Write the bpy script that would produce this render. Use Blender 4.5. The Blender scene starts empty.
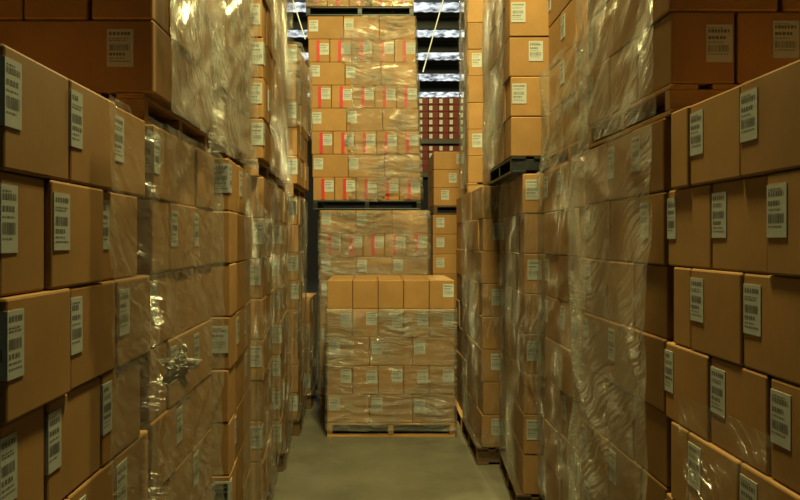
import bpy, bmesh, math, random
from mathutils import Vector, Matrix, noise
from mathutils.bvhtree import BVHTree

rnd = random.Random(7)
scene = bpy.context.scene
COL = scene.collection
PI = math.pi
ORD = ['first', 'second', 'third', 'fourth', 'fifth', 'sixth', 'seventh', 'eighth', 'ninth', 'tenth', 'eleventh', 'twelfth']

# ------------------------------------------------------------------ materials
def new_mat(name):
    m = bpy.data.materials.new(name)
    m.use_nodes = True
    nt = m.node_tree
    for n in list(nt.nodes):
        nt.nodes.remove(n)
    out = nt.nodes.new('ShaderNodeOutputMaterial')
    return m, nt, out

def N(nt, typ, **kw):
    n = nt.nodes.new(typ)
    for k, v in kw.items():
        setattr(n, k, v)
    return n

def setin(n, **kw):
    for k, v in kw.items():
        n.inputs[k.replace('_', ' ')].default_value = v

def ramp(nt, stops):
    r = nt.nodes.new('ShaderNodeValToRGB')
    el = r.color_ramp.elements
    while len(el) < len(stops):
        el.new(0.5)
    for e, (p, c) in zip(el, stops):
        e.position = p
        e.color = c if len(c) == 4 else (*c, 1)
    return r

def math_node(nt, op, a, b=None, clamp=False):
    n = nt.nodes.new('ShaderNodeMath')
    n.operation = op
    n.use_clamp = clamp
    for i, v in enumerate((a, b)):
        if v is None:
            continue
        if isinstance(v, (int, float)):
            n.inputs[i].default_value = v
        else:
            nt.links.new(v, n.inputs[i])
    return n.outputs[0]

def cardboard(name, base, spread=0.22):
    m, nt, out = new_mat(name)
    L = nt.links.new
    p = N(nt, 'ShaderNodeBsdfPrincipled')
    setin(p, Roughness=0.62)
    p.inputs['Specular IOR Level'].default_value = 0.25
    tc = N(nt, 'ShaderNodeTexCoord')
    geo = N(nt, 'ShaderNodeNewGeometry')
    oi = N(nt, 'ShaderNodeObjectInfo')
    add = math_node(nt, 'FRACT', math_node(nt, 'ADD', oi.outputs['Random'], geo.outputs['Random Per Island']))
    # fibres: fine, stretched; and broad handling stains
    mp = N(nt, 'ShaderNodeMapping')
    mp.inputs['Scale'].default_value = (1, 1, 0.18)
    L(tc.outputs['Object'], mp.inputs['Vector'])
    vadd = N(nt, 'ShaderNodeVectorMath', operation='ADD')
    comb = N(nt, 'ShaderNodeCombineXYZ')
    k = math_node(nt, 'MULTIPLY', oi.outputs['Random'], 31.0)
    for i in range(3):
        L(k, comb.inputs[i])
    L(mp.outputs[0], vadd.inputs[0]); L(comb.outputs[0], vadd.inputs[1])
    n1 = N(nt, 'ShaderNodeTexNoise'); setin(n1, Scale=90.0, Detail=4.0, Roughness=0.6)
    L(vadd.outputs[0], n1.inputs['Vector'])
    vadd2 = N(nt, 'ShaderNodeVectorMath', operation='ADD')
    L(tc.outputs['Object'], vadd2.inputs[0]); L(comb.outputs[0], vadd2.inputs[1])
    n2 = N(nt, 'ShaderNodeTexNoise'); setin(n2, Scale=5.0, Detail=5.0, Roughness=0.55)
    L(vadd2.outputs[0], n2.inputs['Vector'])
    v = math_node(nt, 'ADD', math_node(nt, 'MULTIPLY', add, spread), 1.0 - spread / 2)
    v = math_node(nt, 'MULTIPLY', v, math_node(nt, 'ADD', math_node(nt, 'MULTIPLY', n1.outputs['Fac'], 0.16), 0.92))
    v = math_node(nt, 'MULTIPLY', v, math_node(nt, 'ADD', math_node(nt, 'MULTIPLY', n2.outputs['Fac'], 0.5), 0.75))
    mx = N(nt, 'ShaderNodeVectorMath', operation='SCALE')
    mx.inputs[0].default_value = base
    L(v, mx.inputs['Scale'])
    L(mx.outputs[0], p.inputs['Base Color'])
    wv = N(nt, 'ShaderNodeTexWave'); setin(wv, Scale=60.0, Distortion=0.4)
    wv.bands_direction = 'DIAGONAL'
    L(tc.outputs['Object'], wv.inputs['Vector'])
    b = N(nt, 'ShaderNodeBump'); setin(b, Strength=0.10, Distance=0.002)
    h = math_node(nt, 'ADD', math_node(nt, 'MULTIPLY', wv.outputs['Fac'], 0.3), math_node(nt, 'MULTIPLY', n2.outputs['Fac'], 2.0))
    L(h, b.inputs['Height']); L(b.outputs[0], p.inputs['Normal'])
    L(p.outputs[0], out.inputs['Surface'])
    return m

def plain(name, col, rough=0.5, metal=0.0, noise_amt=0.15, scale=12.0, spec=0.4, stretch=(1, 1, 1), bump=0.0):
    m, nt, out = new_mat(name)
    L = nt.links.new
    p = N(nt, 'ShaderNodeBsdfPrincipled')
    setin(p, Roughness=rough, Metallic=metal)
    p.inputs['Specular IOR Level'].default_value = spec
    tc = N(nt, 'ShaderNodeTexCoord')
    mp = N(nt, 'ShaderNodeMapping'); mp.inputs['Scale'].default_value = stretch
    L(tc.outputs['Object'], mp.inputs['Vector'])
    n = N(nt, 'ShaderNodeTexNoise'); setin(n, Scale=scale, Detail=6.0, Roughness=0.6)
    L(mp.outputs[0], n.inputs['Vector'])
    v = math_node(nt, 'ADD', math_node(nt, 'MULTIPLY', n.outputs['Fac'], 2 * noise_amt), 1 - noise_amt)
    mx = N(nt, 'ShaderNodeVectorMath', operation='SCALE')
    mx.inputs[0].default_value = col
    L(v, mx.inputs['Scale']); L(mx.outputs[0], p.inputs['Base Color'])
    if bump:
        b = N(nt, 'ShaderNodeBump'); setin(b, Strength=bump, Distance=0.01)
        L(n.outputs['Fac'], b.inputs['Height']); L(b.outputs[0], p.inputs['Normal'])
    L(p.outputs[0], out.inputs['Surface'])
    return m

def film_mat(name, angle, sx, sy, base=0.05, ridge=0.75, haze=0.3, bump=1.0, rough=0.16):
    """Clear stretch wrap: see-through, with glossy creases that run along one direction (uv in metres)."""
    m, nt, out = new_mat(name)
    L = nt.links.new
    uv = N(nt, 'ShaderNodeUVMap')
    mp = N(nt, 'ShaderNodeMapping')
    mp.inputs['Rotation'].default_value = (0, 0, angle)
    L(uv.outputs[0], mp.inputs['Vector'])
    warp = N(nt, 'ShaderNodeTexNoise'); setin(warp, Scale=3.0, Detail=2.0)
    L(mp.outputs[0], warp.inputs['Vector'])
    wsc = N(nt, 'ShaderNodeVectorMath', operation='SCALE'); wsc.inputs['Scale'].default_value = 0.16
    L(warp.outputs['Color'], wsc.inputs[0])
    va = N(nt, 'ShaderNodeVectorMath', operation='ADD')
    L(mp.outputs[0], va.inputs[0]); L(wsc.outputs[0], va.inputs[1])
    st = N(nt, 'ShaderNodeMapping'); st.inputs['Scale'].default_value = (sx, sy, 1)
    L(va.outputs[0], st.inputs['Vector'])
    n1 = N(nt, 'ShaderNodeTexNoise'); setin(n1, Scale=1.0, Detail=5.0, Roughness=0.62)
    L(st.outputs[0], n1.inputs['Vector'])
    # creases: thin ridges where the noise crosses its middle
    r = math_node(nt, 'ABSOLUTE', math_node(nt, 'SUBTRACT', n1.outputs['Fac'], 0.5))
    r = math_node(nt, 'SUBTRACT', 1.0, math_node(nt, 'MULTIPLY', r, 9.0), clamp=True)
    r = math_node(nt, 'POWER', r, 2.5)
    n2 = N(nt, 'ShaderNodeTexNoise'); setin(n2, Scale=2.2, Detail=2.0)
    L(mp.outputs[0], n2.inputs['Vector'])
    patch = ramp(nt, [(0.42, (0, 0, 0)), (0.62, (1, 1, 1))])
    L(n2.outputs['Fac'], patch.inputs[0])
    rp = math_node(nt, 'MULTIPLY', r, patch.outputs[0])
    lw = N(nt, 'ShaderNodeFresnel'); lw.inputs['IOR'].default_value = 1.4
    f = math_node(nt, 'ADD', math_node(nt, 'MULTIPLY', rp, ridge), base)
    f = math_node(nt, 'ADD', f, math_node(nt, 'MULTIPLY', lw.outputs[0], 0.35))
    f = math_node(nt, 'MINIMUM', f, 0.85)
    bp = N(nt, 'ShaderNodeBump'); setin(bp, Strength=bump, Distance=0.07)
    hh = math_node(nt, 'ADD', n1.outputs['Fac'], math_node(nt, 'MULTIPLY', rp, 0.25))
    L(hh, bp.inputs['Height'])
    gl = N(nt, 'ShaderNodeBsdfGlossy'); setin(gl, Roughness=rough)
    gl.inputs['Color'].default_value = (0.95, 0.95, 0.92, 1)
    df = N(nt, 'ShaderNodeBsdfDiffuse'); df.inputs['Color'].default_value = (0.90, 0.87, 0.76, 1)
    tl = N(nt, 'ShaderNodeBsdfTranslucent'); tl.inputs['Color'].default_value = (0.90, 0.87, 0.76, 1)
    for s in (gl, df, tl):
        L(bp.outputs[0], s.inputs['Normal'])
    dd = N(nt, 'ShaderNodeMixShader'); dd.inputs[0].default_value = 0.18
    L(df.outputs[0], dd.inputs[1]); L(tl.outputs[0], dd.inputs[2])
    mm = N(nt, 'ShaderNodeMixShader'); mm.inputs[0].default_value = haze
    L(gl.outputs[0], mm.inputs[1]); L(dd.outputs[0], mm.inputs[2])
    tr = N(nt, 'ShaderNodeBsdfTransparent'); tr.inputs['Color'].default_value = (0.97, 0.965, 0.94, 1)
    mix = N(nt, 'ShaderNodeMixShader')
    L(f, mix.inputs[0]); L(tr.outputs[0], mix.inputs[1]); L(mm.outputs[0], mix.inputs[2])
    L(mix.outputs[0], out.inputs['Surface'])
    return m

M = {}
M['kraft'] = cardboard('kraft_cardboard', (0.37, 0.195, 0.068))
M['maroon'] = cardboard('maroon_cardboard', (0.11, 0.016, 0.012))
M['label'] = plain('white_label_paper', (0.49, 0.50, 0.47), 0.55, noise_amt=0.12, scale=40)
M['ink'] = plain('black_ink', (0.14, 0.14, 0.13), 0.6)
M['red'] = plain('red_print', (0.55, 0.03, 0.035), 0.55, noise_amt=0.2)
M['tape'] = plain('tan_tape', (0.46, 0.27, 0.11), 0.22, spec=0.5)
M['wood'] = plain('pallet_wood', (0.46, 0.25, 0.09), 0.75, noise_amt=0.35, scale=9, stretch=(0.6, 6, 6), bump=0.2)
M['shadewood'] = plain('shaded_pallet_wood', (0.10, 0.055, 0.024), 0.75, noise_amt=0.35, scale=9, stretch=(0.6, 6, 6), bump=0.2)  # pallet wood with the shadow under the loads put into its colour
M['blackplastic_shade'] = plain('black_plastic_and_shade', (0.02, 0.022, 0.022), 0.35, noise_amt=0.2)  # real plastic in the right row; painted slot shade in the centre stack
M['steel'] = plain('dark_painted_steel', (0.03, 0.03, 0.028), 0.45, noise_amt=0.2)
M['roof'] = plain('dark_roof_deck', (0.06, 0.065, 0.05), 0.6, noise_amt=0.25, scale=2)
M['wall'] = plain('grey_panel_wall', (0.06, 0.057, 0.045), 0.7, noise_amt=0.15, scale=2)
M['cord'] = plain('white_cord', (0.80, 0.82, 0.86), 0.5)
M['film_diag_left'] = film_mat('clear_film_slanting', 0.75, 5, 26, base=0.20, ridge=0.85, haze=0.55, rough=.2)
M['film_diag_right'] = film_mat('clear_film_slanting_back', -0.55, 3, 34, base=0.13, ridge=0.85, haze=0.45, rough=.2)
M['film_flat'] = film_mat('clear_film_level', 0.04, 1.6, 20, base=0.09, ridge=0.95, haze=0.48, rough=0.2)
M['film_upright'] = film_mat('clear_film_upright', 0.1, 34, 4)
M['film_soft'] = film_mat('clear_film_soft', 0.6, 4, 14, base=0.06, ridge=0.35, haze=0.5)
M['film_dense'] = film_mat('clear_film_dense', 0.10, 2.2, 19, base=0.13, ridge=0.88, haze=0.48, rough=0.2)
M['film_tuft'] = film_mat('clear_film_crumpled', 0.4, 30, 40, base=0.8, ridge=0.2, haze=0.85)

def floor_mat():
    m, nt, out = new_mat('sealed_concrete')
    L = nt.links.new
    p = N(nt, 'ShaderNodeBsdfPrincipled')
    tc = N(nt, 'ShaderNodeTexCoord')
    n = N(nt, 'ShaderNodeTexNoise'); setin(n, Scale=1.6, Detail=8.0, Roughness=0.62)
    L(tc.outputs['Object'], n.inputs['Vector'])
    r = ramp(nt, [(0.3, (0.085, 0.077, 0.056)), (0.7, (0.15, 0.135, 0.098))])
    L(n.outputs['Fac'], r.inputs[0]); L(r.outputs[0], p.inputs['Base Color'])
    n2 = N(nt, 'ShaderNodeTexNoise'); setin(n2, Scale=4.0, Detail=5.0)
    L(tc.outputs['Object'], n2.inputs['Vector'])
    rr = ramp(nt, [(0.3, (0.28, 0.28, 0.28)), (0.75, (0.5, 0.5, 0.5))])
    L(n2.outputs['Fac'], rr.inputs[0]); L(rr.outputs[0], p.inputs['Roughness'])
    L(p.outputs[0], out.inputs['Surface'])
    return m
M['floor'] = floor_mat()

def skylight_mat():
    m, nt, out = new_mat('daylit_skylight_panel')
    L = nt.links.new
    e = N(nt, 'ShaderNodeEmission')
    e.inputs['Color'].default_value = (0.90, 0.97, 0.98, 1)
    tc = N(nt, 'ShaderNodeTexCoord')
    mp = N(nt, 'ShaderNodeMapping'); mp.inputs['Scale'].default_value = (3.0, 1.6, 1)
    L(tc.outputs['Object'], mp.inputs['Vector'])
    n = N(nt, 'ShaderNodeTexNoise'); setin(n, Scale=1.3, Detail=4.0)
    L(mp.outputs[0], n.inputs['Vector'])
    r = ramp(nt, [(0.36, (0.12, 0.12, 0.12)), (0.62, (1.25, 1.25, 1.25))])
    L(n.outputs['Fac'], r.inputs[0]); L(r.outputs[0], e.inputs['Strength'])
    L(e.outputs[0], out.inputs['Surface'])
    return m
M['sky'] = skylight_mat()

# ------------------------------------------------------------------ mesh helpers
def mesh_from(name, verts, faces, mats, idx=None, smooth=False):
    me = bpy.data.meshes.new(name)
    me.from_pydata([tuple(v) for v in verts], [], faces)
    for m in mats:
        me.materials.append(m)
    if idx:
        me.polygons.foreach_set('material_index', idx)
    if smooth:
        me.polygons.foreach_set('use_smooth', [True] * len(me.polygons))
    me.update()
    return me

def link(name, me, parent=None, loc=None, rz=None):
    o = bpy.data.objects.new(name, me)
    COL.objects.link(o)
    if parent is not None:
        o.parent = parent
    if loc is not None:
        o.location = loc
    if rz is not None:
        o.rotation_euler = (0, 0, rz)
    return o

def tag(o, label, cat, group=None, kind=None):
    if label: o['label'] = label
    if cat: o['category'] = cat
    if group: o['group'] = group
    if kind: o['kind'] = kind
    return o

def rounded_box(dx, dy, dz, e=0.006, bulge=0.0, cuts=1, seed=0, zc=True):
    """verts, faces of a box with softened edges; base at z=0 when zc is False, else centred."""
    def coords(d):
        h = d / 2
        mids = [(-1 + 2 * (i + 1) / (cuts + 1)) * (h - e) for i in range(cuts)]
        return [-h, -h + e] + mids + [h - e, h]
    X, Y, Z = coords(dx), coords(dy), coords(dz)
    n = len(X)
    vid, verts, faces = {}, [], []
    def V(i, j, k):
        key = (i, j, k)
        if key in vid:
            return vid[key]
        p = [X[i], Y[j], Z[k]]
        on = [i in (0, n - 1), j in (0, n - 1), k in (0, n - 1)]
        c = sum(on)
        if c >= 2:
            for a in range(3):
                if on[a]:
                    p[a] -= math.copysign(e * (0.3 if c == 2 else 0.45), p[a])
        elif bulge:
            a = on.index(True)
            h = (dx / 2, dy / 2, dz / 2)
            w = 1.0
            for b in range(3):
                if b != a:
                    w *= 1 - min(1, abs(p[b]) / h[b]) ** 2
            s = bulge * (0.4 + 0.6 * noise.noise(Vector(p) * 6 + Vector((seed, 0, 0))))
            p[a] += math.copysign(1, p[a]) * w * s
        vid[key] = len(verts)
        verts.append(p)
        return vid[key]
    for a in range(n - 1):
        for b in range(n - 1):
            faces.append((V(a, b, 0), V(a, b + 1, 0), V(a + 1, b + 1, 0), V(a + 1, b, 0)))
            faces.append((V(a, b, n - 1), V(a + 1, b, n - 1), V(a + 1, b + 1, n - 1), V(a, b + 1, n - 1)))
            faces.append((V(a, 0, b), V(a + 1, 0, b), V(a + 1, 0, b + 1), V(a, 0, b + 1)))
            faces.append((V(a, n - 1, b), V(a, n - 1, b + 1), V(a + 1, n - 1, b + 1), V(a + 1, n - 1, b)))
            faces.append((V(0, a, b), V(0, a, b + 1), V(0, a + 1, b + 1), V(0, a + 1, b)))
            faces.append((V(n - 1, a, b), V(n - 1, a + 1, b), V(n - 1, a + 1, b + 1), V(n - 1, a, b + 1)))
    if not zc:
        for p in verts:
            p[2] += dz / 2
    return verts, faces

_cache = {}
def carton_mesh(dims, mat):
    key = (tuple(round(d, 3) for d in dims), mat.name)
    if key not in _cache:
        v, f = rounded_box(*dims, e=0.007, bulge=0.0016, cuts=3, seed=len(_cache) * 3.7, zc=False)
        _cache[key] = mesh_from('carton', v, f, [mat])
    return _cache[key]

def box_mesh(name, dims, mat, e=0.003):
    key = ('box', name, tuple(round(d, 4) for d in dims), mat.name)
    if key not in _cache:
        v, f = rounded_box(*dims, e=min(e, min(dims) * 0.25), cuts=0, zc=False)
        _cache[key] = mesh_from(name, v, f, [mat])
    return _cache[key]

# shipping labels: a paper plate with printed lines, a bar code and heavier figures; they face -y
def label_geo(w, h, variant, wrap=0.0):
    r = random.Random(100 + variant)
    V, F, I = [], [], []
    def plate(x0, x1, z0, z1, y, mi, th=0.0):
        b = len(V)
        if th:
            V.extend([(x0, y, z0), (x1, y, z0), (x1, y, z1), (x0, y, z1), (x0, y + th, z0), (x1, y + th, z0), (x1, y + th, z1), (x0, y + th, z1)])
            F.extend([(b, b + 1, b + 2, b + 3), (b + 1, b + 5, b + 6, b + 2), (b + 4, b, b + 3, b + 7), (b + 3, b + 2, b + 6, b + 7), (b + 4, b + 5, b + 1, b)])
            I.extend([mi] * 5)
        else:
            V.extend([(x0, y, z0), (x1, y, z0), (x1, y, z1), (x0, y, z1)])
            F.append((b, b + 1, b + 2, b + 3)); I.append(mi)
    plate(-w / 2, w / 2, -h / 2, h / 2, -0.0026, 0, 0.0025)
    z = h / 2 - 0.08 * h
    m = 0.08 * w
    rows = [('big', 0.10), ('gap', 0.06), ('line', 0.05), ('line', 0.05), ('gap', 0.07), ('bars', 0.16), ('gap', 0.06), ('big', 0.09), ('gap', 0.04), ('line', 0.05), ('gap', 0.03), ('line', 0.05)]
    if variant % 2:
        rows = [('line', 0.05), ('big', 0.11), ('gap', 0.07), ('big', 0.10), ('gap', 0.05), ('line', 0.05), ('gap', 0.04), ('bars', 0.18), ('gap', 0.05), ('line', 0.05)]
    for kind, rh in rows:
        hh = rh * h
        if kind == 'bars':
            x = -w / 2 + m
            while x < w / 2 - m - 0.004:
                bw = r.choice((0.0012, 0.002, 0.003))
                plate(x, x + bw, z - hh, z, -0.0030, 1)
                x += bw + r.choice((0.0014, 0.002, 0.003))
        elif kind in ('line', 'big'):
            x = -w / 2 + m
            end = w / 2 - m - r.random() * w * 0.3
            t = 0.8 if kind == 'big' else 0.5
            while x < end:
                cw = r.uniform(0.004, 0.012) if kind == 'line' else r.uniform(0.007, 0.012)
                plate(x, min(x + cw, end), z - hh * t, z, -0.0030, 1)
                x += cw + r.uniform(0.002, 0.005)
        z -= hh
    if wrap:
        # bend: everything right of x = 0 turns the corner onto the +x face
        V2 = []
        for (x, y, zz) in V:
            V2.append((x, y, zz))
        V[:] = V2
    return V, F, I

def label_mesh(w, h, variant):
    key = ('label', round(w, 3), round(h, 3), variant)
    if key not in _cache:
        V, F, I = label_geo(w, h, variant)
        _cache[key] = mesh_from('shipping_label', V, F, [M['label'], M['ink']], I)
    return _cache[key]

def wrap_label_mesh(w, h, variant):
    """a label that turns a corner: half on -y (towards -x), half on the +x face (towards +y); origin at the corner edge."""
    key = ('wrap', round(w, 3), round(h, 3), variant)
    if key not in _cache:
        V, F, I = [], [], []
        for side in (0, 1):
            v, f, i = label_geo(w / 2, h, variant + side)
            b = len(V)
            for (x, y, z) in v:
                if side == 0:
                    V.append((x - w / 4 + 0.001, y, z))
                else:
                    V.append((-y, x + w / 4 - 0.001, z))
            F += [tuple(q + b for q in ff) for ff in f]
            I += i
        _cache[key] = mesh_from('shipping_label', V, F, [M['label'], M['ink']], I)
    return _cache[key]

# ------------------------------------------------------------------ setting
def quad_box(name, x0, x1, y0, y1, z0, z1, mat):
    v = [(x0, y0, z0), (x1, y0, z0), (x1, y1, z0), (x0, y1, z0), (x0, y0, z1), (x1, y0, z1), (x1, y1, z1), (x0, y1, z1)]
    f = [(0, 3, 2, 1), (4, 5, 6, 7), (0, 1, 5, 4), (1, 2, 6, 5), (2, 3, 7, 6), (3, 0, 4, 7)]
    o = link(name, mesh_from(name, v, f, [mat]))
    o['kind'] = 'structure'
    return o
RX0, RX1, RY0, RY1, H = -8.0, 9.0, -5.0, 36.0, 8.0
quad_box('floor', RX0 - .2, RX1 + .2, RY0 - .2, RY1 + .2, -0.2, 0.0, M['floor'])
quad_box('wall_left', RX0 - .2, RX0, RY0, RY1, 0, H, M['wall'])
quad_box('wall_right', RX1, RX1 + .2, RY0, RY1, 0, H, M['wall'])
quad_box('wall_back', RX0, RX1, RY1, RY1 + .2, 0, H, M['wall'])
quad_box('wall_front', RX0, RX1, RY0 - .2, RY0, 0, H, M['wall'])
# corrugated roof deck
V, F = [], []
ny = int((RY1 - RY0) / 0.1)
for j in range(ny + 1):
    y = RY0 + j * 0.1
    z = H + (0.05 if (j // 2) % 2 else 0.0)
    V += [(RX0 - .2, y, z), (RX1 + .2, y, z)]
F = [(2 * j, 2 * j + 1, 2 * j + 3, 2 * j + 2) for j in range(ny)]
o = link('ceiling', mesh_from('ceiling', V, F, [M['roof']])); o['kind'] = 'structure'
SKY = [(19.6, 0.8), (22.1, 0.75), (24.75, 1.15), (28.0, 1.3), (31.3, 1.25)]
for i, (y, wd) in enumerate(SKY):
    V, F = [], []
    n = 120
    for k in range(n + 1):
        x = RX0 + 0.5 + (RX1 - RX0 - 1) * k / n
        zz = H - 0.05 - 0.02 * (k % 2)
        V += [(x, y - wd / 2, zz), (x, y + wd / 2, zz)]
    F = [(2 * k, 2 * k + 1, 2 * k + 3, 2 * k + 2) for k in range(n)]
    o = link('window_%d' % (i + 1), mesh_from('window', V, F, [M['sky']])); o['kind'] = 'structure'
for i, y in enumerate((1.0, 4.0, 7.0, 10.0, 13.0, 15.6, 18.2, 20.85, 23.4, 26.4, 29.65, 32.8)):
    quad_box('trim_%d' % (i + 1), RX0, RX1, y - 0.05, y + 0.05, H - 0.28, H - 0.08, M['steel'])

# ------------------------------------------------------------------ pallets
def pallet(frame, W, D, h, mats, label, group, stringers_along='w'):
    """frame: matrix of the load (origin at the near aisle corner, +x inward, +y back). A stringer pallet: three stringers,
    top boards and bottom boards."""
    root = bpy.data.objects.new('pallet', None)
    COL.objects.link(root)
    root.matrix_world = frame @ Matrix.Translation((W / 2, D / 2, 0))
    root.empty_display_size = 0.2
    tag(root, label, 'pallet', group)
    m = mats
    t = 0.018
    sh = h - 2 * t
    # boards run along y-depth? stringers run along x (so the fork openings face the aisle ends)
    if stringers_along == 'w':
        for y in (-D / 2 + 0.03, 0, D / 2 - 0.03):
            link('stringer', box_mesh('stringer', (W, 0.045, sh), m), root, (0, y, t))
        nb = 8
        bw = 0.1
        for k in range(nb):
            x = -W / 2 + bw / 2 + (W - bw) * k / (nb - 1)
            link('deck_board', box_mesh('deck_board', (bw, D, t), m), root, (x, 0, h - t))
        for k in range(4):
            x = -W / 2 + bw / 2 + (W - bw) * k / 3
            link('bottom_board', box_mesh('bottom_board', (bw, D, t), m), root, (x, 0, 0))
    else:
        for x in (-W / 2 + 0.025, 0, W / 2 - 0.025):
            link('stringer', box_mesh('stringer', (0.05, D, sh), m), root, (x, 0, t))
        nb = 7
        bw = 0.1
        for k in range(nb):
            y = -D / 2 + bw / 2 + (D - bw) * k / (nb - 1)
            link('deck_board', box_mesh('deck_board', (W, bw, t), m), root, (0, y, h - t))
        for k in range(3):
            y = -D / 2 + bw / 2 + (D - bw) * k / 2
            link('bottom_board', box_mesh('bottom_board', (W, bw, t), m), root, (0, y, 0))
    return root

# ------------------------------------------------------------------ cartons (collected first, then built)
CARTONS = []     # dicts
def add_carton(frame, lx, ly, z, dims, **kw):
    mat = frame @ Matrix.Translation((lx, ly, z)) @ Matrix.Rotation(kw.pop('rot', 0.0), 4, 'Z')
    CARTONS.append(dict(m=mat, dims=dims, **kw))

def load_frame(side, x, y, z, rot):
    """origin at the near aisle corner; local +x runs inward away from the aisle. For the left row local x is mirrored by using
    a frame whose cartons are placed at negative x."""
    return Matrix.Translation((x, y, z)) @ Matrix.Rotation(rot, 4, 'Z')

def row_load(side, idx, level, x, y, z, rot, ph, lh, n_layers, ysplit_a, ysplit_b, xsplit_a=(.4, .4, .4), xsplit_b=(.4, .4, .4),
             jit=0.008, labels='corner', palmat='wood', phase=0, gapx=0.006, lab_p=0.85, front_label=None, name=None, skip=None):
    sgn = -1 if side == 'L' else 1
    frame = load_frame(side, x, y, z, rot)
    W = 1.2
    D = max(sum(ysplit_a), sum(ysplit_b))
    pf = frame @ Matrix.Translation((0 if sgn > 0 else -W, 0, 0))
    rowname = 'left-row' if side == 'L' else 'right-row'
    where = name or ('%s load of %s %s stack' % ('upper' if level else 'lower', ORD[idx], rowname))
    pallet(pf @ Matrix.Translation(((0.02 if level else -0.03) * sgn, 0.0, 0)), W - 0.03, D, ph, M[palmat],
           '%s pallet under %s' % ({'wood': 'wooden', 'shadewood': 'shade-darkened wooden', 'blackplastic_shade': 'black'}[palmat], where), 'pallets under the carton loads')
    zz = ph + .0015
    for k in range(n_layers):
        typ = (k + phase if level else n_layers - 1 - k + phase) % 2
        ys = ysplit_a if typ == 0 else ysplit_b
        xs = xsplit_a if typ == 0 else xsplit_b
        yy = 0.0
        for yi, dy in enumerate(ys):
            xx = 0.0
            for xi, dx in enumerate(xs):
                if skip and skip(k, xi, yi):
                    xx += dx
                    continue
                j = rnd.uniform(-jit, jit) if xi == 0 else 0
                jy = rnd.uniform(-0.003, 0.003)
                cx = sgn * (xx + dx / 2 + (j + 0.014 if xi == 0 else 0.016 + jit))
                labs = []
                if xi == 0 and labels and rnd.random() < lab_p and dy > .2:
                    if labels == 'corner':
                        labs.append('wrapnear' if (yi == 0 or rnd.random() < .25) else 'sidenear')
                    elif labels == 'far':
                        labs.append('wrapfar' if yi == len(ys) - 1 and typ else 'sidefar')
                if front_label and yi == 0:
                    q = front_label(k, xi, typ)
                    if q is not None:
                        labs.append(('front', q))
                lay = ORD[k] + ' layer above pallet' if level else ORD[n_layers - 1 - k] + ' layer down'
                if xi == 0:
                    pos = 'corner box' if yi == 0 else ORD[yi] + ' box back'
                else:
                    pos = ORD[xi] + ' box from corner'
                add_carton(frame, cx, yy + dy / 2 + jy, z * 0 + zz, (dx - gapx, dy - gapx - abs(jy), lh - 0.002), rot=rnd.uniform(-.003, .003),
                           kind='plain', labs=labs, side=side, text='%s, %s, %s' % (lay, pos, where), group='cartons on ' + where,
                           inner=(xi > 0 and yi > 0))
                xx += dx
            yy += dy
        zz += lh
    return frame

A3 = (.345, .345, .345)
B3 = (.225, .40, .40)

# left row: aisle faces about 0.76 m left of the lens
def fl(*ks):
    d = dict(ks)
    return lambda k, xi, typ: d.get(k) if xi == 0 else None
LH = 0.2665
UL = 0.262
frames = {}
def put(key, *a, **kw):
    frames[key] = row_load(*a, **kw)
put('L0', 'L', 0, 0, -.757, 1.56, 0, 0, .14, LH, 8, A3, (.225, .36, .36), jit=.013, lab_p=1)
put('L1', 'L', 1, 0, -.765, 2.66, 0, 0, .14, LH, 8, A3, B3, labels='corner', lab_p=.45)
put('L2', 'L', 2, 0, -.700, 3.77, 0, .055, .14, LH, 8, A3, B3, lab_p=.3, palmat='shadewood', front_label=lambda k, xi, t: .15 if xi == 0 and k in (7, 4, 1) else None)
put('L3', 'L', 3, 0, -.695, 4.90, 0, .065, .14, LH, 8, A3, B3, lab_p=.4, palmat='shadewood', front_label=lambda k, xi, t: .15 if xi == 0 and k in (5, 3, 1) else None)
put('L4', 'L', 4, 0, -.715, 6.02, 0, .055, .14, LH, 8, A3, B3, lab_p=.4, palmat='shadewood', front_label=lambda k, xi, t: .15 if xi == 0 and k in (5, 4) else None)
put('L5', 'L', 5, 0, -.690, 7.13, 0, .050, .14, LH, 8, A3, B3, lab_p=.5, palmat='shadewood', front_label=lambda k, xi, t: .15 if xi == 0 and k in (7, 5) else None)
put('L6', 'L', 6, 0, -.670, 8.26, 0, .0, .14, LH, 4, A3, B3, lab_p=.4, palmat='shadewood')
ZL = .14 + 8 * LH + .004
UW = (.60, .60)
UN = (.225, .235, .235, .25, .255)
put('L1u', 'L', 1, 1, -.765, 2.68, ZL, 0, .11, UL, 3, A3, B3, xsplit_a=UW, xsplit_b=UN, labels=None,
    front_label=lambda k, xi, t: (.18 if k == 0 and xi == 0 else None))
put('L2u', 'L', 2, 1, -.765, 3.76, ZL, 0, .11, UL, 6, A3, B3, labels='corner', lab_p=.4)
put('L3u', 'L', 3, 1, -.690, 4.86, ZL, .01, .11, UL, 6, A3, B3, labels='corner', lab_p=.3, xsplit_a=UW, xsplit_b=(.4, .4, .4),
    front_label=lambda k, xi, t: (.6 if xi == 0 and k % 2 == 1 else None))
put('L4u', 'L', 4, 1, -.770, 5.94, ZL, 0, .11, UL, 7, A3, B3, labels='corner', lab_p=.4)
put('L5u', 'L', 5, 1, -.690, 7.02, ZL, -.02, .11, UL, 5, A3, B3, labels='corner', lab_p=.6,
    front_label=lambda k, xi, t: (.10 if xi == 0 and k in (0, 2, 4) else None))

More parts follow.
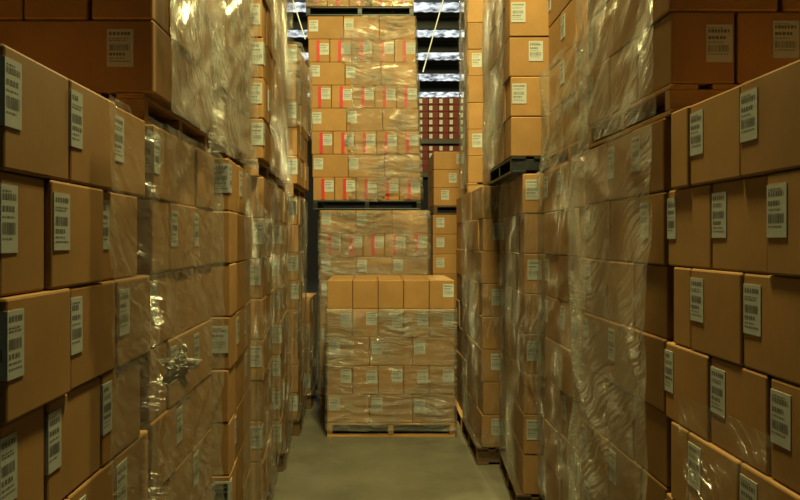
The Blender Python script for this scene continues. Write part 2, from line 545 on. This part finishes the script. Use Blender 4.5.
RH = 0.271
ZR = .14 + 8 * RH + .004
RA = (.35, .35, .36, .15)
RB = (.24, .345, .345, .29)
put('R0', 'R', 0, 0, 1.04, 1.44, 0, 0, .14, RH, 8, (.365, .345, .345, .15), (.225, .345, .345, .345), jit=.009, labels='far', lab_p=1)
put('R1', 'R', 1, 0, 1.055, 2.74, 0, 0, .14, RH, 8, (.34, .35, .36), (.25, .40, .40), jit=.008, labels='far', lab_p=.35)
put('R2', 'R', 2, 0, 1.125, 3.92, 0, 0, .14, RH, 8, A3, B3, labels='far', lab_p=.3, palmat='shadewood')
put('R3', 'R', 3, 0, 1.005, 5.06, 0, -.06, .14, RH, 8, A3, B3, labels=None, palmat='shadewood', xsplit_a=(.4, .4, .4), xsplit_b=(.4, .4, .4),
    front_label=lambda k, xi, t: (-.13 if xi == 0 and k % 2 == 1 else None))
put('R4', 'R', 4, 0, .895, 6.20, 0, 0, .14, RH, 8, A3, B3, labels=None, palmat='shadewood',
    front_label=lambda k, xi, t: (-.07 if xi == 0 and k % 2 == 0 else None))
put('R5', 'R', 5, 0, .895, 7.28, 0, 0, .14, RH, 8, (.28, .28, .28), (.2, .32, .32), labels=None,
    front_label=lambda k, xi, t: (-.15 if xi == 0 and k % 2 == 0 else None))
put('R1u', 'R', 1, 1, 1.055, 2.70, ZR, 0, .11, UL, 4, A3, B3, labels='far', lab_p=.4, xsplit_a=(.236, .236, .236, .236, .256), xsplit_b=(.40, .40, .40),
    front_label=lambda k, xi, t: (.2 if k == 0 else None))
put('R2u', 'R', 2, 1, 1.145, 3.92, ZR, 0, .11, UL * 1.06, 5, A3, A3, labels='far', lab_p=.3, skip=lambda k, xi, yi: k >= 2 and yi == 0)
put('R3u', 'R', 3, 1, .920, 5.06, ZR, -.015, .11, UL * 1.03, 6, A3, B3, labels=None, palmat='blackplastic_shade', xsplit_a=(.36, .44, .40), xsplit_b=(.36, .44, .40),
    front_label=lambda k, xi, t: (-.12 if xi == 0 and k in (1, 3, 5) else (.0 if xi == 0 and k == 2 else None)))
put('R4u', 'R', 4, 1, 1.10, 6.20, ZR, 0, .11, UL, 7, A3, B3, labels=None, palmat='blackplastic_shade')
put('R5u', 'R', 5, 1, .915, 7.37, ZR, -.09, .11, UL, 8, (.28, .28, .28), (.2, .32, .32), labels=None, palmat='wood',
    front_label=lambda k, xi, t: (-.10 if xi == 0 and k % 3 == 1 else None))

# centre stacks: the front load, and a taller stack of three loads behind it
def centre_load(x0, y, z, ph, layers, lh, where, palmat, lean=0.0, D=1.02, W=1.2, level=0, rot=0.0, zrow=3):
    frame = Matrix.Translation((x0, y, z)) @ Matrix.Rotation(rot, 4, 'Z')
    pallet(frame @ Matrix.Translation((0.0, 0.0, 0)), W, D, ph, M[palmat],
           '%s pallet under %s' % ({'wood': 'wooden', 'shadewood': 'shade-darkened wooden', 'blackplastic_shade': 'black'}[palmat], where), 'pallets under the carton loads', 'd')
    n = len(layers)
    for k, (kind, nw, labrule) in enumerate(layers):
        bw = W / nw
        off = lean * k
        for xi in range(nw):
            for yi in range(zrow):
                dy = D / zrow
                labs = []
                if yi == 0 and labrule:
                    lr = labrule if not isinstance(labrule, dict) else labrule.get(xi)
                    if lr is not None:
                        labs.append(('front', lr))
                if yi == 0 and kind == 'red':
                    labs.append('stripe')
                lay = ORD[n - 1 - k] + ' layer down'
                pos = ORD[xi] + ' from left-row side' if yi == 0 else ORD[xi] + ' from left-row side, ' + ORD[yi] + ' row'
                add_carton(frame, off + bw * (xi + .5), dy * (yi + .5) + (rnd.uniform(-.004, .0) if yi == 0 else 0), ph + .0015 + lh * k, (bw - .004, dy - .008, lh - .002),
                           rot=rnd.uniform(-.002, .002), kind='red' if kind == 'red' and yi == 0 else 'plain', labs=labs, side='C',
                           text='%s, %s, %s' % (lay, pos, where), group='cartons on ' + where, inner=yi > 0)
    return frame
FC = [('plain', 3, -.13), ('plain', 5, .09), ('plain', 3, -.13), ('plain', 5, .09), ('plain', 5, {4: .085})]
frames['C0'] = centre_load(-.425, 7.08, 0, .13, FC, .27, 'short centre load', 'wood', W=1.207)
P3 = ('plain', 3, -.13)
R5 = ('red', 5, .06)
PA = ('plain', 3, {0: -.13, 1: -.14})
frames['C1'] = centre_load(-.578, 8.33, 0, .13, [P3, R5, P3, R5, P3, P3, R5, PA], .2575, 'lower load of tall centre stack', 'wood')
frames['C2'] = centre_load(-.655, 8.33, 2.194, .105, [R5, PA, R5, PA, R5, PA, R5, PA], .256, 'middle load of tall centre stack', 'blackplastic_shade', lean=-.009)
frames['C3'] = centre_load(-.735, 8.33, 4.352, .10, [R5, PA], .256, 'top load of tall centre stack', 'blackplastic_shade')
# stack farther back, seen through the slot beside the centre stack
frames['F0'] = centre_load(.79, 9.75, 0, .13, [('plain', 3, -.1)] * 8, .2575, 'lower load of stack behind slot', 'wood')
frames['F1'] = centre_load(.80, 9.75, 2.194, .11, [('plain', 2, -.15), ('plain', 3, .05), ('plain', 2, .05)], .235, 'upper load of stack behind slot', 'shadewood')

# ------------------------------------------------------------------ camera
FPX = 750.0
cam = bpy.data.cameras.new('camera')
camo = bpy.data.objects.new('camera', cam)
COL.objects.link(camo)
camo.location = (0, 0, 1.86)
camo.rotation_euler = (PI / 2, 0, 0)
cam.sensor_width = 36.0
cam.lens = FPX / 800 * 36
cam.shift_x = 28 / 800
cam.shift_y = -10 / 800
cam.clip_start = 0.05
cam.clip_end = 200
scene.camera = camo

# ------------------------------------------------------------------ which cartons the photograph shows, and how large
def count_visible():
    V, F, owner = [], [], []
    for i, c in enumerate(CARTONS):
        dx, dy, dz = c['dims']
        b = len(V)
        for p in ((-1, -1, 0), (1, -1, 0), (1, 1, 0), (-1, 1, 0), (-1, -1, 1), (1, -1, 1), (1, 1, 1), (-1, 1, 1)):
            V.append(c['m'] @ Vector((p[0] * dx / 2, p[1] * dy / 2, p[2] * dz)))
        for q in ((0, 3, 2, 1), (4, 5, 6, 7), (0, 1, 5, 4), (1, 2, 6, 5), (2, 3, 7, 6), (3, 0, 4, 7)):
            F.append(tuple(b + t for t in q)); owner.append(i)
    bvh = BVHTree.FromPolygons(V, F)
    cnt = [0] * len(CARTONS)
    eye = Vector((0, 0, 1.86))
    for py in range(1, 500, 2):
        for px in range(1, 800, 2):
            d = Vector(((px - 372) / FPX, 1, (240 - py) / FPX)).normalized()
            hit = bvh.ray_cast(eye, d, 60)
            if hit[2] is not None:
                cnt[owner[hit[2]]] += 4
    return cnt
CNT = count_visible()
order = sorted((i for i in range(len(CARTONS)) if CNT[i] >= 8 and CARTONS[i]['kind'] == 'plain'), key=lambda i: -CNT[i])
single = set(order[:300]) | {i for i in range(len(CARTONS)) if CARTONS[i]['kind'] == 'red' and CNT[i] >= 8}
print('cartons', len(CARTONS), 'plain in view', len(order), 'red in view', sum(1 for i in single if CARTONS[i]['kind'] == 'red'))

def label_places(c, rng):
    """(mesh, local location, rotation about z) of each label or stripe on a carton"""
    dx, dy, dz = c['dims']
    out = []
    for lb in c['labs']:
        v = rng.randrange(4)
        far = c['side'] == 'C'
        w, h = (.095, .135) if not far else (.10, .125)
        zc = dz - .028 - h / 2 - rng.uniform(0, .02)
        s = 1 if c['side'] == 'L' else -1
        if lb == 'wrapnear':
            out.append(('shipping_label', wrap_label_mesh(.15, .145, v), (dx / 2 * s, -dy / 2, dz - .10), 0 if s > 0 else -PI / 2))
        elif lb == 'wrapfar':
            out.append(('shipping_label', wrap_label_mesh(.15, .145, v), (-dx / 2, dy / 2, dz - .10), PI))
        elif lb == 'sidenear':
            out.append(('shipping_label', label_mesh(w, .14, v), (s * dx / 2, -dy / 2 + .01 + w / 2, dz - .10), s * PI / 2))
        elif lb == 'sidefar':
            out.append(('shipping_label', label_mesh(w, .14, v), (s * dx / 2, dy / 2 - .006 - w / 2, dz - .10), s * PI / 2))
        elif lb == 'stripe':
            out.append(('red_stripe', box_mesh('red_stripe', (.036, .004, dz * .92), M['red']), (-.01, -dy / 2 - .002, dz * .04), 0))
        elif lb[0] == 'front':
            q = max(-dx / 2 + w / 2 + .01, min(dx / 2 - w / 2 - .01, lb[1]))
            out.append(('shipping_label', label_mesh(w, h, v), (q, -dy / 2, zc), 0))
    return out

def thing_label(c):
    look = 'red-striped carton' if c['kind'] == 'red' else ('labelled carton' if c['labs'] else 'plain carton')
    return look + ', ' + c['text']

bulk_v, bulk_f, bulk_i = [], [], []
for i, c in enumerate(CARTONS):
    rng = random.Random(500 + i)
    parts = label_places(c, rng)
    if i in single:
        name = 'red_striped_carton' if c['kind'] == 'red' else 'cardboard_carton'
        o = link(name, carton_mesh(c['dims'], M['kraft']))
        o.matrix_world = c['m']
        tag(o, thing_label(c), 'carton', c['group'])
        for (nm, me, loc, rz) in parts:
            ch = link(nm, me, o, loc, rz)
            if nm == 'shipping_label':
                ch['label'] = 'white printed shipping label'
            else:
                ch['label'] = 'red printed stripe'
    else:
        v, f = rounded_box(*c['dims'], e=.006, cuts=0, zc=False)
        b = len(bulk_v)
        bulk_v += [tuple(c['m'] @ Vector(p)) for p in v]
        bulk_f += [tuple(b + q for q in ff) for ff in f]
        bulk_i += [0] * len(f)
        if CNT[i] > 0:
            for (nm, me, loc, rz) in parts:
                mm = c['m'] @ Matrix.Translation(loc) @ Matrix.Rotation(rz, 4, 'Z')
                b = len(bulk_v)
                bulk_v += [tuple(mm @ p.co) for p in me.vertices]
                for p in me.polygons:
                    bulk_f.append(tuple(b + q for q in p.vertices))
                    bulk_i.append(3 if nm == 'red_stripe' else 1 + p.material_index)
bulk = link('cardboard_cartons', mesh_from('cardboard_cartons', bulk_v, bulk_f, [M['kraft'], M['label'], M['ink'], M['red']], bulk_i))
tag(bulk, 'remaining brown cartons deep in and at the back of the pallet loads', 'cartons', 'cartons filling the pallet loads', 'stuff')

# ------------------------------------------------------------------ stretch wrap
def film(key, pts, z0, z1, mat, label, amp=.010, off=.026, res=.03, fx=7, fz=7, ang=0.5, seed=0, ragged=0.0, lean=0.0, holes=None):
    """a sheet of stretch wrap that follows a path (local x, y) round a load, from height z0 to z1 above the load's base"""
    fr = frames[key]
    P = [Vector((p[0], p[1], 0)) for p in pts]
    path = []
    s = 0.0
    for a, b in zip(P[:-1], P[1:]):
        L = (b - a).length
        n = max(2, int(L / res))
        t = (b - a) / L
        nrm = Vector((t.y, -t.x, 0))
        for q in range(n if b is not P[-1] else n + 1):
            path.append([a + (b - a) * q / n, nrm, s + L * q / n])
        s += L
    # soften normals at corners
    for _ in range(2):
        nn = [p[1] for p in path]
        for q in range(1, len(path) - 1):
            path[q][1] = (nn[q - 1] + nn[q] * 2 + nn[q + 1]).normalized()
    nz = max(4, int((z1 - z0) / res))
    V, F, UV = [], [], []
    ca, sa = math.cos(ang), math.sin(ang)
    n = len(path)
    cut = {}
    for q, (p, nr, ss) in enumerate(path):
        for k in range(nz + 1):
            z = z0 + (z1 - z0) * k / nz
            u, w = ss * ca + z * sa, -ss * sa + z * ca
            r = 1 - abs(noise.noise(Vector((u * fx * .35, w * fz, seed)))) * 2
            g = noise.noise(Vector((ss * 1.8, z * 1.8, seed + 9)))
            d = off + amp * (max(0, r) + .7 * g) + rnd.uniform(0, .0012)
            pos = p + nr * max(.014, d)
            V.append(fr @ Vector((pos.x + lean * z, pos.y, z)))
            UV.append((ss + seed * .37, z))
            if ragged:
                e = min(k, nz - k) / nz
                e2 = min(q, n - 1 - q) / n
                ee = noise.noise(Vector((ss * 5, z * 5, seed + 4)))
                cut[(q, k)] = min(e * (z1 - z0), e2 * s) < ragged * (.5 + ee)
            if holes and holes(ss, z):
                cut[(q, k)] = True
    for q in range(n - 1):
        for k in range(nz):
            if cut.get((q, k)) :
                continue
            a = q * (nz + 1) + k
            F.append((a, a + nz + 1, a + nz + 2, a + 1))
    me = mesh_from('stretch_wrap', V, F, [M[mat]], smooth=True)
    ul = me.uv_layers.new(name='UVMap')
    for lp in me.loops:
        ul.data[lp.index].uv = UV[lp.vertex_index]
    o = link('stretch_wrap', me)
    tag(o, label, 'plastic wrap', 'stretch wrap on the pallet loads')
    return o

def side_film(key, where, mat, u0, u1, z0, z1, ret_near=0.0, ret_far=0.12, **kw):
    """along the aisle face from u0 to u1, turning the near corner by ret_near and the far corner by ret_far"""
    s = -1 if key[0] == 'L' else 1
    pts = []
    if ret_far:
        pts.append((s * ret_far, u1))
    pts += [(0, u1), (0, u0)]
    if ret_near:
        pts.append((s * ret_near, u0))
    if s < 0:
        pts.reverse()
    film(key, pts, z0, z1, mat, 'clear stretch wrap on ' + where, **kw)

def W_(side, idx, lvl):
    return '%s load of %s %s stack' % ('upper' if lvl else 'lower', ORD[idx], 'left-row' if side == 'L' else 'right-row')

TOPL = .14 + 8 * LH
TOPR = .14 + 8 * RH
side_film('L0', W_('L', 0, 0), 'film_soft', .48, 1.045, .3, TOPL - .01, ret_far=0, seed=1, ragged=.05)
side_film('L1', W_('L', 1, 0), 'film_soft', .0, 1.03, .3, TOPL, ret_near=.06, ret_far=0, seed=2, amp=.014)
side_film('L2', W_('L', 2, 0), 'film_upright', .22, 1.03, .155, TOPL, seed=3, ret_far=0)
side_film('L3', W_('L', 3, 0), 'film_upright', .0, 1.03, .155, TOPL, seed=4, amp=.016, ret_near=.05, ret_far=0)
side_film('L4', W_('L', 4, 0), 'film_upright', .0, 1.03, .155, TOPL, seed=5, amp=.016, ret_near=.05, ret_far=0)
side_film('L5', W_('L', 5, 0), 'film_upright', .0, 1.03, .155, TOPL, seed=6, amp=.016, ret_near=.05, ret_far=0)
side_film('L6', W_('L', 6, 0), 'film_upright', .0, 1.03, .155, (.14 + 4 * LH), seed=7, amp=.016, ret_near=.05, ret_far=0)
side_film('L1u', W_('L', 1, 1), 'film_diag_left', .02, 1.035, .02, .9, seed=8, amp=.016, ret_far=0, ragged=.03)
side_film('L2u', W_('L', 2, 1), 'film_diag_left', .0, 1.03, .02, 1.67, seed=9, amp=.016, ret_near=.05, ret_far=0)
side_film('L3u', W_('L', 3, 1), 'film_upright', .02, 1.03, .02, 1.67, seed=10, amp=.014, ret_near=0, ret_far=0)
side_film('L4u', W_('L', 4, 1), 'film_upright', .0, 1.03, .02, 1.9, seed=11, amp=.014, ret_near=.05, ret_far=0)
side_film('L5u', W_('L', 5, 1), 'film_flat', .0, 1.03, .65, 1.43, seed=12, ret_near=.5)
side_film('R0', W_('R', 0, 0), 'film_soft', .45, 1.06, .75, 1.36, seed=13, ragged=.08, ret_far=0)
side_film('R1', W_('R', 1, 0), 'film_diag_right', .0, 1.08, .25, TOPR - .02, seed=14, amp=.030, fx=3, fz=3.5, ang=-.6, ret_far=.05)
side_film('R2', W_('R', 2, 0), 'film_upright', .0, 1.03, .2, TOPR, seed=15, amp=.014)
side_film('R3', W_('R', 3, 0), 'film_upright', .0, 1.03, .155, TOPR, seed=16, amp=.012, ret_near=.3)
side_film('R4', W_('R', 4, 0), 'film_upright', .0, 1.03, .155, TOPR, seed=17, amp=.012, ret_near=.3)
side_film('R1u', W_('R', 1, 1), 'film_diag_right', .0, 1.03, .0, 1.15, seed=18, amp=.016, ret_far=.08)
side_film('R2u', W_('R', 2, 1), 'film_diag_right', .0, 1.03, .0, .66, seed=19, amp=.016, ret_near=.12)
side_film('R3u', W_('R', 3, 1), 'film_upright', .0, 1.03, .08, 1.7, seed=20, amp=.012)
side_film('R4u', W_('R', 4, 1), 'film_upright', .0, 1.03, .08, 1.9, seed=21, amp=.012)
side_film('R5u', W_('R', 5, 1), 'film_upright', .0, .84, .05, 2.2, seed=22, amp=.014, ret_near=.035)
film('C0', [(0, .5), (0, 0), (1.207, 0), (1.207, .5)], .06, .13 + .27 * 4 + .005, 'film_flat', 'clear stretch wrap round the lower rows of short centre load', amp=.008, fx=3, fz=14, ang=.05, seed=30, off=.018)
film('C1', [(0, .5), (0, 0), (1.2, 0), (1.2, .5)], .1, .13 + .2575 * 8, 'film_dense', 'milky stretch wrap round lower load of tall centre stack', amp=.010, fx=3, fz=12, ang=.05, seed=31, off=.020)
film('C2', [(.35, 0), (1.2, 0), (1.2, .5)], .06, .105 + .256 * 8, 'film_dense', 'milky stretch wrap over most of middle load of tall centre stack', amp=.012, fx=3, fz=12, ang=.1, seed=32, off=.020, lean=-.035, ragged=.10)
film('C3', [(0, 0), (1.2, 0)], .10, .6, 'film_dense', 'milky stretch wrap on top load of tall centre stack', amp=.012, fx=3, fz=12, ang=.1, seed=33, off=.020)

# crumpled tuft of wrap where the first two left stacks meet
def tuft(x, y, z, r):
    V, F, UV = [], [], []
    rr = random.Random(3)
    nseg, nr = 30, 7
    spikes = [0.15, 1.35, 2.75, 3.85, 5.0]
    for i in range(nr + 1):
        for k in range(nseg):
            a = 2 * PI * k / nseg
            sp = max(math.exp(-((abs((a - s + PI) % (2 * PI) - PI)) / .28) ** 2) for s in spikes)
            rad = r * (i / nr) * (.50 + .55 * sp)
            dep = .030 * math.sin(a * 7 + i * .9) * (i / nr) + rr.uniform(-.006, .006) + .03 * (1 - i / nr)
            t = rad * math.cos(a)
            V.append((x + .72 * t + .69 * abs(dep), y + .69 * t - .72 * abs(dep), z + rad * math.sin(a)))
            UV.append((V[-1][1] * 1.4, V[-1][2]))
    for i in range(nr):
        for k in range(nseg):
            F.append((i * nseg + k, i * nseg + (k + 1) % nseg, (i + 1) * nseg + (k + 1) % nseg, (i + 1) * nseg + k))
    me = mesh_from('film_tuft', V, F, [M['film_tuft']])
    ul = me.uv_layers.new(name='UVMap')
    for lp in me.loops:
        ul.data[lp.index].uv = UV[lp.vertex_index]
    o = link('film_tuft', me)
    tag(o, 'crumpled star-shaped tuft of clear wrap between first and second left-row stacks', 'plastic scrap')
tuft(-.672, 2.58, 1.425, .082)

# ------------------------------------------------------------------ distant rack with maroon cartons
ry, rx0 = 18.0, 1.10
rack = bpy.data.objects.new('storage_rack', None); COL.objects.link(rack); rack.location = (rx0 + .75, ry, 0)
tag(rack, 'dark steel rack far behind the slot carrying small maroon cartons', 'rack')
for sx in (-.80, .80):
    for sy in (.03, .9):
        link('upright', box_mesh('upright', (.07, .06, 5.6), M['steel']), rack, (sx, sy, 0))
ch_, cw_ = .17, .245
zb1 = 4.27
zb0 = zb1 - .10 - 4 * ch_ - .02
for zb in (zb0, zb1):
    for sy in (.0, .9):
        link('beam', box_mesh('beam', (1.66, .05, .10), M['steel']), rack, (0, sy, zb - .10))
    link('deck', box_mesh('deck', (1.56, .9, .015), M['steel']), rack, (0, .45, zb - .014))
for (zb, rows, nm) in ((zb1, 6, 'upper deck'), (zb0, 4, 'lower deck')):
    for r_ in range(rows):
        for c_ in range(6):
            o = link('maroon_carton', carton_mesh((cw_ - .008, .4, ch_ - .004), M['maroon']), None,
                     (rx0 + .02 + cw_ * (c_ + .5), ry + .25, zb + .002 + ch_ * r_))
            tag(o, 'small maroon carton, %s row up, %s from left-row side, %s of distant rack' % (ORD[r_], ORD[c_], nm), 'carton', 'maroon cartons on the distant rack')
            l = link('shipping_label', label_mesh(.075, .10, (r_ + c_) % 4), o, (-cw_ / 2 + .05, -.2, ch_ / 2), 0)
            l['label'] = 'white printed label'

# ------------------------------------------------------------------ cords
def cord(p0, p1, r, label):
    a, b = Vector(p0), Vector(p1)
    V, F = [], []
    n, m = 24, 6
    d = (b - a).normalized()
    u = d.cross(Vector((0, 1, 0))).normalized(); w = d.cross(u)
    for i in range(n + 1):
        t = i / n
        c = a.lerp(b, t) + u * .03 * math.sin(t * PI) + w * .01 * math.sin(t * 9)
        for k in range(m):
            q = 2 * PI * k / m
            V.append(c + u * r * math.cos(q) + w * r * math.sin(q))
    for i in range(n):
        for k in range(m):
            F.append((i * m + k, i * m + (k + 1) % m, (i + 1) * m + (k + 1) % m, (i + 1) * m + k))
    F += [tuple(range(m)), tuple(n * m + k for k in range(m - 1, -1, -1))]
    o = link('hanging_cord', mesh_from('hanging_cord', V, F, [M['cord']], smooth=True))
    tag(o, label, 'cord', 'cords slanting down from the roof')
cord((.57, 8.40, 3.74), (1.85, 8.4, 7.95), .007, 'white cord slanting from roof across the skylights to tall centre stack')
cord((-.735, 8.25, 4.07), (-1.85, 8.25, 7.95), .007, 'white cord slanting from roof above the sixth left-row stack')

# ------------------------------------------------------------------ light
def lamp(name, loc, energy, col, radius):
    l = bpy.data.lights.new(name, 'POINT')
    l.energy = energy; l.color = col; l.shadow_soft_size = radius
    o = bpy.data.objects.new(name, l); COL.objects.link(o); o.location = loc
WARM = (1.0, .89, .35)
def bay(loc, aim, energy, cone, radius):
    l = bpy.data.lights.new('bay_and_fill_light', 'SPOT')
    l.energy = energy; l.color = WARM; l.shadow_soft_size = radius
    l.spot_size = math.radians(cone); l.spot_blend = 1.0
    o = bpy.data.objects.new('bay_and_fill_light', l); COL.objects.link(o)
    o.location = loc
    o.rotation_euler = (Vector(aim) - Vector(loc)).to_track_quat('-Z', 'Y').to_euler()
bay((.40, 3.1, 7.4), (0, 7.3, .7), 2750, 138, .30)
lamp('bay_and_fill_light', (.45, 13.5, 7.4), 1300, WARM, .25)
lamp('bay_and_fill_light', (.45, -3.6, 7.4), 30, (.95, 1.0, .72), .25)  # unseen fill light behind the camera, added to lift the front faces

w = bpy.data.worlds.new('world'); scene.world = w; w.use_nodes = True
w.node_tree.nodes['Background'].inputs[0].default_value = (0.01, 0.01, 0.009, 1)

scene.view_settings.view_transform = 'Standard'
scene.view_settings.look = 'None'
scene.view_settings.gamma = 1
scene.view_settings.use_curve_mapping = False
scene.view_settings.exposure = 0.0
scene.cycles.use_denoising = True
scene.cycles.transparent_max_bounces = 16
scene.cycles.max_bounces = 8
scene.cycles.diffuse_bounces = 1
